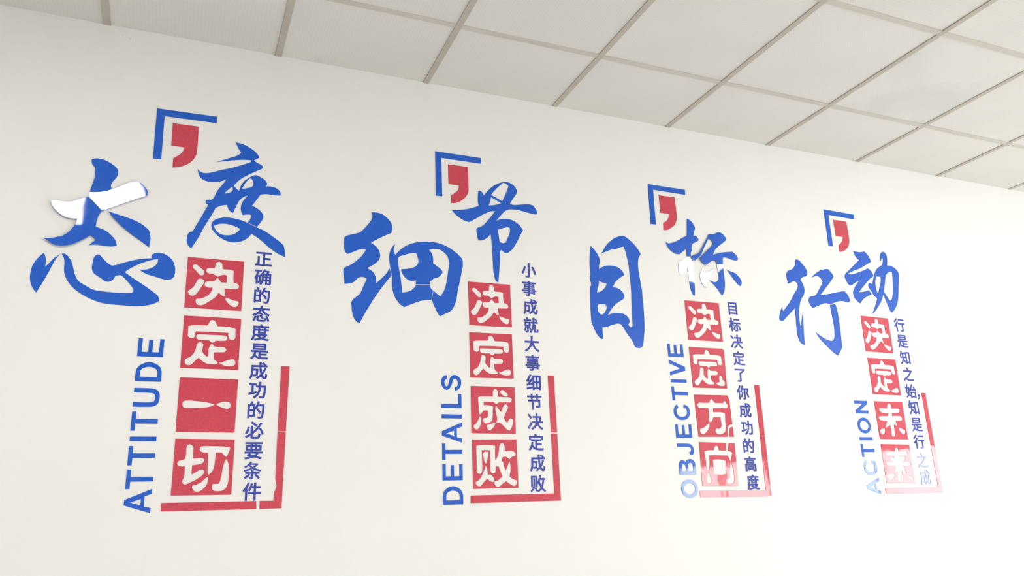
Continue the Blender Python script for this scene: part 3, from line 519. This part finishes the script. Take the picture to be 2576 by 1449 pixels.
CAPTIONS = [[0,0,"正",0.2179,2.4607],
[0,1,"确",0.2185,2.3928],
[0,2,"的",0.2192,2.3248],
[0,3,"态",0.2203,2.2574],
[0,4,"度",0.2206,2.1893],
[0,5,"是",0.2211,2.1212],
[0,6,"成",0.2213,2.0531],
[0,7,"功",0.2205,1.9856],
[0,8,"的",0.2201,1.9175],
[0,9,"必",0.2194,1.8488],
[0,10,"要",0.2196,1.7799],
[0,11,"条",0.2194,1.7152],
[0,12,"件",0.2212,1.6466],
[1,0,"小",1.2695,2.5129],
[1,1,"事",1.2675,2.4342],
[1,2,"成",1.2698,2.3564],
[1,3,"就",1.2685,2.2791],
[1,4,"大",1.2691,2.2011],
[1,5,"事",1.2688,2.1239],
[1,6,"细",1.2691,2.0461],
[1,7,"节",1.2695,1.9682],
[1,8,"决",1.2694,1.8907],
[1,9,"定",1.2684,1.8111],
[1,10,"成",1.2708,1.7322],
[1,11,"败",1.2693,1.6545],
[2,0,"目",2.2913,2.4193],
[2,1,"标",2.2921,2.3435],
[2,2,"决",2.2916,2.2645],
[2,3,"定",2.2937,2.1872],
[2,4,"了",2.2905,2.1097],
[2,5,"你",2.293,2.0328],
[2,6,"成",2.2947,1.9532],
[2,7,"功",2.2933,1.8767],
[2,8,"的",2.2902,1.7987],
[2,9,"高",2.2888,1.7209],
[2,10,"度",2.2906,1.6435],
[3,0,"行",3.331,2.4052],
[3,1,"是",3.333,2.3204],
[3,2,"知",3.33,2.2366],
[3,3,"之",3.3311,2.1522],
[3,4,"始",3.3299,2.0675],
[3,5,"，",3.3772,2.0397],
[3,6,"知",3.3286,1.9857],
[3,7,"是",3.3293,1.9015],
[3,8,"行",3.325,1.819],
[3,9,"之",3.3253,1.7304],
[3,10,"成",3.3248,1.65]]
GLYPHS = {"正":"188,510 188,38 52,38 52,-35 950,-35 950,38 565,38 565,353 878,353 878,426 565,426 565,693 917,693 917,767 90,767 90,693 486,693 486,38 265,38 265,510","确":"552,843 499,724 429,616 348,528 393,471 443,523 443,318 437,198 406,73 335,-40 393,-81 447,-7 482,76 502,164 645,164 645,-44 711,-44 711,164 855,164 855,10 852,-2 839,-6 745,-5 764,-72 843,-70 894,-60 920,-35 927,10 927,585 744,585 796,655 840,727 792,760 780,757 590,757 618,826|645,230 510,230 513,318 513,349 645,349|711,230 711,349 855,349 855,230|645,409 513,409 513,520 645,520|711,409 711,520 855,520 855,409|494,585 492,585 559,694 739,694 703,637 664,585|56,787 56,718 175,718 143,570 97,438 35,328 70,247 121,328 121,-34 186,-34 186,46 361,46 361,479 186,479 220,596 247,718 393,718 393,787|186,411 297,411 297,113 186,113","的":"552,423 638,302 705,189 769,229 699,338 610,456|240,842 199,679 87,679 87,-54 156,-54 156,25 435,25 435,679 268,679 321,828|156,612 366,612 366,401 156,401|156,93 156,335 366,335 366,93|598,844 559,708 507,583 443,479 506,436 555,517 600,613 856,613 842,290 823,103 796,24 778,10 753,7 604,13 621,-22 629,-59 712,-63 778,-61 823,-50 859,-19 891,73 912,279 928,644 929,682 627,682 670,828","态":"381,409 472,349 543,286 610,329 535,391 444,449|270,241 270,45 282,-18 327,-50 416,-58 650,-58 724,-45 763,2 780,99 744,111 712,128 704,52 685,18 645,10 420,10 371,13 349,23 344,45 344,241|410,265 499,176 568,90 630,131 558,214 467,299|750,235 821,95 868,-35 940,-9 890,119 816,256|154,241 114,112 54,-6 122,-40 180,84 221,219|466,844 444,699 56,699 56,629 424,629 357,507 236,407 45,333 88,269 300,358 431,481 504,629 598,469 732,350 907,274 930,310 958,343 796,403 670,500 582,629 948,629 948,699 522,699 544,844","度":"386,644 386,557 225,557 225,495 386,495 386,329 775,329 775,495 937,495 937,557 775,557 775,644 701,644 701,557 458,557 458,644|701,495 701,389 458,389 458,495|757,203 678,133 579,78 483,134 408,203|239,265 239,203 369,203 335,189 407,112 497,47 349,11 192,-10 222,-74 406,-44 576,7 737,-47 918,-80 937,-46 962,-15 803,8 660,46 743,99 812,164 867,243 820,268 807,265|473,827 513,741 126,741 126,468 121,302 97,121 37,-46 104,-80 166,97 195,291 201,469 201,670 948,670 948,741 598,741 548,845","是":"236,607 757,607 757,525 236,525|236,742 757,742 757,661 236,661|164,799 164,468 833,468 833,799|231,299 192,164 127,54 35,-29 92,-81 153,-28 205,35 248,109 347,4 482,-47 661,-60 935,-60 946,-23 963,12 664,11 546,16 546,154 878,154 878,220 546,220 546,332 943,332 943,399 59,399 59,332 471,332 471,29 392,60 328,112 281,190 306,289","成":"544,839 549,670 128,670 128,389 123,248 97,99 36,-37 69,-60 99,-87 168,63 199,232 206,388 206,395 389,395 381,211 367,144 354,135 335,133 229,138 244,104 250,68 371,67 405,75 431,96 452,190 462,433 463,465 206,465 206,597 554,597 581,367 628,172 521,69 396,-13 451,-75 561,1 658,92 709,3 770,-53 841,-73 903,-54 940,15 959,148 925,165 894,189 886,82 871,22 847,4 798,22 754,75 714,159 783,261 842,375 890,500 815,519 759,375 686,247 652,408 630,597 951,597 951,670 626,670 622,839|671,790 770,731 850,670 897,722 816,780 716,836","功":"38,182 56,105 443,214 434,285 273,242 273,650 419,650 419,722 51,722 51,650 199,650 199,222|597,824 594,611 426,611 426,539 591,539 558,311 472,120 307,-22 337,-50 361,-81 538,78 630,288 665,539 865,539 850,252 830,86 805,16 788,3 763,0 623,6 639,-30 647,-68 794,-69 837,-59 872,-30 903,55 924,244 940,574 940,611 669,611 672,824","必":"310,784 445,686 562,592 612,652 496,741 359,837|147,538 121,422 82,306 31,206 103,177 153,280 191,400 218,519|739,473 834,307 899,149 971,184 904,339 806,503|791,781 685,598 549,423 386,264 386,597 308,597 308,202 175,114 32,39 81,-21 198,41 308,111 308,61 320,-20 363,-60 448,-71 651,-71 734,-51 777,22 796,162 758,176 722,196 712,75 691,17 647,3 454,3 411,7 391,24 386,60 386,169 577,343 737,539 866,750","要":"672,232 613,154 532,93 310,141 378,232|119,645 119,386 386,386 336,298 54,298 54,232 291,232 186,101 433,49 266,9 59,-13 77,-44 90,-78 266,-57 416,-25 541,22 717,-29 860,-80 924,-22 787,24 623,71 699,143 755,232 947,232 947,298 422,298 466,375 420,386 888,386 888,645 647,645 647,730 930,730 930,797 69,797 69,730 342,730 342,645|413,730 576,730 576,645 413,645|190,583 342,583 342,447 190,447|413,583 576,583 576,447 413,447|647,583 814,583 814,447 647,447","条":"300,182 205,87 96,10 146,-43 259,46 360,155|629,145 735,48 818,-47 875,-4 790,90 683,184|667,683 593,610 502,548 415,608 344,679 348,683|378,842 309,748 207,656 74,575 103,550 128,520 217,574 294,633 358,568 431,511 305,461 171,424 35,399 56,366 70,332 219,363 365,407 502,468 629,411 768,368 919,339 939,374 964,406 824,429 693,464 574,510 656,571 726,641 782,721 732,752 718,748 405,748 460,826|461,393 461,287 147,287 147,220 461,220 461,3 458,-8 446,-11 357,-10 380,-76 453,-74 503,-65 530,-41 537,3 537,220 852,220 852,287 537,287 537,393","件":"317,341 317,268 604,268 604,-80 679,-80 679,268 953,268 953,341 679,341 679,562 909,562 909,635 679,635 679,828 604,828 604,635 470,635 504,775 432,790 403,661 362,544 309,447 373,409 412,480 446,562 604,562 604,341|268,836 204,687 123,550 32,437 75,363 122,418 167,480 167,-78 239,-78 239,597 293,705 339,815","小":"464,826 464,24 458,3 436,-3 270,-2 301,-80 419,-78 494,-66 523,-50 540,-21 545,24 545,826|705,571 787,417 855,259 895,121 976,154 932,291 862,447 777,598|202,591 167,448 110,302 32,178 103,138 184,268 244,423 286,577","事":"134,131 134,72 459,72 459,4 454,-14 434,-20 296,-20 323,-83 426,-81 490,-71 515,-57 530,-33 535,4 535,72 775,72 775,28 851,28 851,206 955,206 955,266 851,266 851,391 535,391 535,462 835,462 835,639 535,639 535,698 935,698 935,760 535,760 535,840 459,840 459,760 67,760 67,698 459,698 459,639 172,639 172,462 459,462 459,391 143,391 143,336 459,336 459,266 48,266 48,206 459,206 459,131|244,586 459,586 459,515 244,515|535,586 759,586 759,515 535,515|535,336 775,336 775,266 535,266|535,206 775,206 775,131 535,131","就":"174,508 399,508 399,388 174,388|721,432 721,52 726,-13 744,-40 773,-53 806,-56 870,-56 900,-54 927,-46 947,-32 960,-7 971,111 939,124 912,143 907,34 902,15 893,6 863,1 820,1 795,6 790,19 788,44 788,432|142,274 105,153 50,52 104,15 162,127 205,260|366,261 410,169 438,82 495,109 466,194 420,285|768,764 828,688 869,614 923,648 879,719 819,793|108,570 108,327 258,327 258,2 255,-8 245,-11 165,-11 188,-74 254,-73 297,-63 320,-40 326,0 326,327 469,327 469,570|222,826 267,717 54,717 54,650 511,650 511,717 345,717 291,842|659,838 654,581 520,581 520,512 649,512 619,304 553,115 437,-36 467,-57 492,-81 614,84 685,288 719,512 954,512 954,581 724,581 731,838","大":"461,839 459,706 446,553 62,553 62,476 433,476 370,288 246,117 43,-16 75,-46 100,-78 302,58 429,229 501,419 597,209 729,41 902,-78 928,-41 958,-8 785,104 653,270 563,476 942,476 942,553 526,553 539,705 542,839","细":"37,53 50,-21 410,50 405,118|58,424 103,436 243,454 123,317 77,274 40,254 64,184 137,204 408,250 404,314 178,282 304,421 422,576 357,616 294,522 141,508 237,652 324,813 251,844 164,669 95,560 62,517 33,498|647,70 503,70 503,353 647,353|716,70 716,353 858,353 858,70|433,788 433,-65 503,-65 503,0 858,0 858,-57 930,-57 930,788|647,424 503,424 503,713 647,713|716,424 716,713 858,713 858,424","节":"98,486 98,414 360,414 360,-78 439,-78 439,414 772,414 772,154 767,139 747,134 586,135 609,57 728,59 803,69 831,86 845,113 849,152 849,486|634,840 634,727 366,727 366,840 289,840 289,727 55,727 55,655 289,655 289,540 366,540 366,655 634,655 634,540 712,540 712,655 946,655 946,727 712,727 712,840","决":"51,764 139,659 205,559 269,602 199,699 109,800|38,11 103,-34 188,126 268,297 212,343 124,163|789,379 631,379 637,506 637,610 789,610|558,838 558,682 358,682 358,610 558,610 558,506 553,379 306,379 306,307 541,307 496,187 404,75 249,-22 303,-82 461,24 560,147 613,279 682,124 782,4 917,-78 968,-13 838,58 741,167 677,307 962,307 962,379 861,379 861,682 637,682 637,838","定":"224,378 191,210 130,72 36,-33 97,-83 158,-19 207,57 247,144 358,13 509,-49 698,-64 932,-64 943,-25 960,12 702,11 617,14 538,23 538,225 836,225 836,295 538,295 538,459 795,459 795,532 211,532 211,459 460,459 460,44 385,85 323,149 276,239 300,370|426,826 472,727 82,727 82,509 156,509 156,656 841,656 841,509 918,509 918,727 558,727 534,786 500,847","败":"234,656 234,386 224,245 170,97 39,-28 85,-79 227,62 287,226 300,386 300,656|288,127 357,32 414,-54 469,-15 412,68 341,159|89,792 89,184 152,184 152,724 380,724 380,186 445,186 445,792|624,596 811,596 788,450 755,325 711,218 641,356 589,508|618,831 580,680 528,542 463,427 509,365 548,426 604,282 674,154 616,81 549,22 473,-25 519,-79 591,-32 657,26 715,97 808,-3 917,-78 965,-22 886,25 815,85 752,158 807,280 848,425 876,596 947,596 947,664 646,664 686,816","目":"233,470 759,470 759,305 233,305|233,542 233,704 759,704 759,542|233,233 759,233 759,67 233,67|158,778 158,-74 233,-74 233,-6 759,-6 759,-74 837,-74 837,778","标":"466,764 466,693 902,693 902,764|779,325 846,163 888,16 957,41 912,186 843,345|491,342 459,237 416,139 364,57 425,18 501,157 560,327|422,525 422,454 636,454 636,18 632,4 617,0 505,1 529,-76 617,-74 674,-62 697,-45 709,-20 712,17 712,454 956,454 956,525|202,840 202,628 49,628 49,558 186,558 144,431 87,310 24,215 66,145 139,267 202,422 202,-79 277,-79 277,444 368,301 412,360 277,531 277,558 408,558 408,628 277,628 277,840","了":"97,762 97,688 745,688 612,581 464,491 464,18 458,0 436,-5 253,-4 271,-42 283,-80 410,-78 490,-68 522,-52 538,-25 543,17 543,453 670,532 790,625 893,723 834,766 817,762","你":"449,412 415,294 368,185 311,96 375,55 433,151 483,268 522,397|758,397 833,222 879,58 951,83 904,246 826,419|466,836 425,692 369,560 300,452 361,404 413,483 459,577 612,577 612,11 608,-2 595,-5 490,-5 517,-81 597,-78 650,-66 678,-38 686,11 686,577 875,577 851,436 915,424 959,638 908,650 895,647 487,647 540,819|264,836 197,687 112,550 16,437 58,363 110,421 160,487 160,-78 232,-78 232,600 288,706 335,815","高":"286,559 719,559 719,468 286,468|211,614 211,413 797,413 797,614|441,826 470,736 59,736 59,670 937,670 937,736 553,736 513,843|96,357 96,-79 168,-79 168,294 830,294 830,-1 826,-13 813,-16 711,-15 735,-72 816,-71 869,-63 897,-42 905,0 905,357|281,235 281,-21 352,-21 352,29 706,29 706,235|352,179 638,179 638,85 352,85","行":"435,780 435,708 927,708 927,780|267,841 163,726 35,622 79,562 218,678 339,811|391,504 391,432 728,432 728,17 722,0 702,-5 545,-3 570,-77 689,-76 759,-66 785,-49 800,-23 804,16 804,432 955,432 955,504|307,626 226,513 129,408 25,322 78,259 192,364 192,-83 266,-83 266,446 326,522 378,600","知":"547,753 547,-51 620,-51 620,28 832,28 832,-40 908,-40 908,753|620,99 620,682 832,682 832,99|157,841 128,721 86,612 33,522 94,478 137,551 175,636 252,636 252,472 252,436 45,436 45,364 247,364 220,229 154,97 34,-21 86,-77 184,12 251,113 294,220 385,112 461,14 512,78 312,296 322,364 515,364 515,436 326,436 327,471 327,636 486,636 486,706 199,706 230,826","之":"234,133 178,116 115,71 49,5 105,-63 151,-1 195,44 232,62 272,42 326,3 399,-30 488,-47 597,-51 940,-41 948,1 962,41 789,27 599,22 497,25 412,39 342,70 316,87 524,238 716,420 868,609 812,646 797,642 100,642 100,568 741,568 602,410 430,257 247,131|415,810 475,723 520,642 591,682 543,760 482,845","始":"462,327 462,-80 531,-80 531,-36 833,-36 833,-78 905,-78 905,327|531,31 531,259 833,259 833,31|429,407 522,423 873,452 905,381 969,414 898,551 800,695 740,666 791,595 838,517 519,497 617,648 705,819 627,841 539,658 468,544 434,500 404,480|202,565 316,565 290,388 247,241 144,319|65,292 217,174 167,93 108,28 40,-19 65,-47 86,-78 157,-25 219,42 271,124 324,70 364,21 410,82 364,135 303,193 343,316 372,461 389,630 345,637 333,635 216,635 248,831 178,836 148,635 43,635 43,565 134,565 100,417","，":"157,-107 249,-56 308,21 330,120 320,181 291,221 245,235 207,227 180,203 169,163 179,124 206,100 244,92 261,94 243,32 201,-17 135,-54"}

ORD = ['first', 'second', 'third', 'fourth', 'fifth', 'sixth', 'seventh', 'eighth', 'ninth', 'tenth', 'eleventh', 'twelfth', 'thirteenth']
SIGN = ['leftmost', 'second', 'third', 'rightmost']
WORD = ['ATTITUDE', 'DETAILS', 'OBJECTIVE', 'ACTION']

# big brush characters: every separately cut piece is a stroke
CAL_LABEL = {'态': 'large blue brush character 态, lower left of the leftmost sign, partly glaring white',
             '度': 'large blue brush character 度 above the red tiles of the leftmost sign',
             '细': 'large blue brush character 细, left of the red tiles on the second sign',
             '节': 'large blue brush character 节 hanging above the second sign\'s top red tile',
             '目': 'large blue brush character 目, tall and narrow, left part of the third sign',
             '标': 'large blue brush character 标 above the third sign\'s red tiles, lower strokes glaring white',
             '行': 'large blue brush character 行, left part of the rightmost sign',
             '动': 'large blue brush character 动 above the rightmost sign\'s red tiles'}
for ch, parts in CALLIGRAPHY.items():
    polys = [[contour(c) for c in prt] for prt in parts]
    allp = [p for prt in polys for c in prt for p in c]
    cx = (min(p.x for p in allp) + max(p.x for p in allp)) / 2
    cz = (min(p.y for p in allp) + max(p.y for p in allp)) / 2
    if len(polys) == 1:
        o = slab('brush_character', polys[0], M_BLUE)
        tag(o, CAL_LABEL[ch], 'lettering', 'large blue brush characters')
        tilt(o, *TILT.get((ch, 0), (0, 0)))
        continue
    root = empty('brush_character', (cx, 0, cz))
    tag(root, CAL_LABEL[ch], 'lettering', 'large blue brush characters')
    for k, prt in enumerate(polys):
        o = slab('stroke', prt, M_BLUE, root)
        tilt(o, *TILT.get((ch, k), (0, 0)))

for k in range(4):
    o = slab('corner_bracket', [contour(BRACKETS[k])], M_BLUE)
    tag(o, 'blue right-angled bracket at the top left corner of the %s sign' % SIGN[k], 'bracket', 'blue corner brackets')
    o = slab('comma_mark', [contour(COMMAS[k])], M_RED)
    tag(o, 'red comma shape tucked inside the blue bracket of the %s sign' % SIGN[k], 'comma', 'red commas')

# red square tiles with a character cut out of each
def on_quad(q, s):
    tl, tr, br, bl = [Vector(v) for v in q]
    return [tl * (1 - p.x) * (1 - p.y) + tr * p.x * (1 - p.y) + br * p.x * p.y + bl * (1 - p.x) * p.y for p in contour(s, 1000.0)]
for k, i, ch, quad, outer, key, corner_piece in TILES:
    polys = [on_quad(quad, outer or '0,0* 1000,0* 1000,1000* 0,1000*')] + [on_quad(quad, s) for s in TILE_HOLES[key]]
    extra = {'方': ', gap at lower right', '来': ', washed out', '向': ', pale'}.get(ch, '')
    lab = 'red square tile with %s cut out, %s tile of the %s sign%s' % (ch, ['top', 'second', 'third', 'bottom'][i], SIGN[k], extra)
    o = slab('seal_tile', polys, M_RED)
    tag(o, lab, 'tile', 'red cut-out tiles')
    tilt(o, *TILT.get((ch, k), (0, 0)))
    if corner_piece:  # corner beyond the curved gap is cut as its own piece
        c = slab('corner_piece', [on_quad(quad, corner_piece)], M_RED)
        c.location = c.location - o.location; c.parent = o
        c['label'] = 'red corner piece separated from the tile by a gap'

# red L-shaped frames
for k, fr in enumerate(FRAMES):
    polys = [[contour(c) for c in prt] for prt in fr]
    allp = [p for prt in polys for c in prt for p in c]
    lab = 'thin red L-shaped border strip at the lower right of the %s sign' % SIGN[k]
    if len(polys) == 1:
        o = slab('border_strip', polys[0], M_RED)
        tag(o, lab, 'border', 'red border strips'); tilt(o, *TILT.get(('L', k), (0, 0)))
        continue
    root = empty('border_strip', ((min(p.x for p in allp) + max(p.x for p in allp)) / 2, 0, (min(p.y for p in allp) + max(p.y for p in allp)) / 2))
    tag(root, lab, 'border', 'red border strips')
    for j, prt in enumerate(polys):
        o = slab('strip', prt, M_RED, root); tilt(o, *TILT.get(('L', k), (0, 0)))

# Latin letters, running upwards (u along the word, v from baseline to cap height)
def ring(rx, ry):
    return ' '.join('%d,%d' % (500 + rx * math.cos(a * math.pi / 10), 500 + ry * math.sin(a * math.pi / 10)) for a in range(20))
ABC = {
 'A': ['0,0* 343,1000* 557,1000* 1000,0* 790,0* 697,260* 268,260* 210,0*', '330,390* 450,780* 590,390*'],
 'T': ['0,840* 0,1000* 1000,1000* 1000,840* 620,840* 620,0* 380,0* 380,840*'],
 'I': ['0,0* 1000,0* 1000,1000* 0,1000*'],
 'E': ['0,0* 1000,0* 1000,165* 250,165* 250,430* 940,430* 940,590* 250,590* 250,840* 1000,840* 1000,1000* 0,1000*'],
 'L': ['0,0* 1000,0* 1000,165* 275,165* 275,1000* 0,1000*'],
 'D': ['0,0* 420,0 640,30 830,140 950,310 1000,500 950,690 830,860 640,970 420,1000 0,1000*', '235,165* 420,165 580,190 700,300 755,500 700,700 580,810 420,835 235,835*'],
 'U': ['0,1000* 0,400 40,200 180,55 500,0 820,55 960,200 1000,400 1000,1000* 760,1000* 760,400 720,250 640,185 500,165 360,185 280,250 240,400 240,1000*'],
 'O': [ring(500, 500), ring(305, 335)],
 'C': ['990,330* 930,150 780,30 540,0 250,60 60,240 0,500 60,760 250,940 540,1000 800,940 950,830 1000,760* 790,690* 700,800 540,835 350,790 240,680 200,500 240,320 350,210 540,165 700,200 760,270 790,370*'],
 'S': ['0,316* 180,90 500,0 820,60 1000,310 890,510 670,590 360,650 270,740 420,830 610,830 750,720* 970,720* 870,900 580,1000 270,950 50,740 180,570 420,470 670,410 760,310 670,200 490,160 300,200 240,326*'],
 'J': ['1000,1000* 710,1000* 710,330 650,200 480,160 340,190 270,290* 0,250* 60,90 200,15 400,0 700,30 900,130 990,300'],
 'B': ['0,0* 0,1000* 550,1000 800,950 930,820 900,680 780,580* 920,520 1000,330 960,150 800,30 550,0', '220,165* 560,165 710,210 750,300 700,410 560,450 220,450*', '220,600* 500,600 640,640 690,720 640,800 500,840 220,840*'],
 'V': ['0,1000* 215,1000* 470,300* 785,1000* 1000,1000* 590,0* 335,0*'],
 'N': ['0,0* 0,1000* 240,1000* 760,370* 760,1000* 1000,1000* 1000,0* 770,0* 240,640* 240,0*']}
for k, i, ch, xt, xb, z0, z1 in LETTERS:
    polys = [[Vector((xb + (xt - xb) * p.y, z0 + (z1 - z0) * p.x)) for p in contour(s, 1000.0)] for s in ABC[ch]]
    o = slab('letter', polys, M_BLUE)
    w = WORD[k]
    seen = w[:i].count(ch); tot = w.count(ch)
    which = '' if tot == 1 else '%s ' % (['lower', 'middle', 'upper'] if tot == 3 else ['lower', 'upper'])[seen]
    tag(o, 'blue %sletter %s of the upright word %s' % (which, ch, w), 'letter', 'blue letters of the word ' + w)
    tilt(o, *TILT.get((w, i), (0, 0)))

# caption characters
def inside(p, poly):
    c = False
    for a, b in zip(poly, poly[-1:] + poly[:-1]):
        if (a.y > p.y) != (b.y > p.y) and p.x < (b.x - a.x) * (p.y - a.y) / (b.y - a.y) + a.x:
            c = not c
    return c

def glyph_slab(polys, centre, bold):
    """One character as one mesh; each of its separate strokes is thickened on its own so that near strokes may touch."""
    depth = [sum(inside(a[0], b) for b in polys if b is not a) for a in polys]
    comps = []
    for q, a in enumerate(polys):
        if depth[q] % 2 == 0:
            comps.append([a] + [h for r, h in enumerate(polys) if depth[r] == depth[q] + 1 and inside(h[0], a)])
    def area(c):
        return sum(abs(sum(a.x * b.y - b.x * a.y for a, b in zip(q, q[1:] + q[:1]))) / 2 * (-1 if r else 1) for r, q in enumerate(c))
    objs = []
    for c in comps:
        for k in (1, 0.75, 0.5, 0.25, 0):          # thicken less where a stroke would fold over itself
            ob = slab('caption_character', c, M_CAPTION, centre=centre, offset=bold * k + 0.0003, bev=0.0003)
            front = sum(pl.area for pl in ob.data.polygons if pl.normal.y < -0.99)
            if front > area(c) * (1 + 0.25 * k) or k == 0:
                break
            bpy.data.objects.remove(ob)
        objs.append(ob)
    if len(objs) > 1:
        v, f = [], []
        for ob in objs:
            base = len(v)
            v += [tuple(w.co) for w in ob.data.vertices]
            f += [tuple(base + i for i in pl.vertices) for pl in ob.data.polygons]
        me = bpy.data.meshes.new('caption_character')
        me.from_pydata(v, [], f)
        me.materials.append(M_CAPTION)
        me.update()
        for ob in objs[1:]:
            bpy.data.objects.remove(ob)
        objs[0].data = me
    return objs[0]

EM = [0.0620, 0.0670, 0.0670, 0.0735]
for k, i, ch, x, z in CAPTIONS:
    cs = [[Vector([float(v) / 1000 for v in w.split(',')]) for w in c.split()] for c in GLYPHS[ch].split('|')]
    ap = [p for c in cs for p in c]
    mx, my = (min(p.x for p in ap) + max(p.x for p in ap)) / 2, (min(p.y for p in ap) + max(p.y for p in ap)) / 2
    em = EM[k]
    polys = [[Vector((x + (p.x - mx) * em, z + (p.y - my) * em)) for p in c] for c in cs]
    o = glyph_slab(polys, Vector((x, z)), em * 0.0145)
    tag(o, 'small blue character %s, %s from the top in the %s sign\'s caption column' % (ch, ORD[i], SIGN[k]) if ch != '，'
        else 'small blue comma between 始 and 知 in the rightmost caption column', 'character', 'small caption characters of the %s sign' % SIGN[k])
    tilt(o, *TILT.get(('cap', k, i), (0, 0)))

# faint pencil strokes and nicks on the paint around the leftmost sign
for P0, P1 in MARKS:
    d = (P1 - P0).normalized(); nrm = Vector((-d.y, d.x)) * 0.0007
    slab('pencil_mark', [[P0 - nrm * 0.3, P1 - nrm, P1 + nrm, P0 + nrm * 0.3]], M_PENCIL, wall_front, thick=0.0004, bev=0.00005)
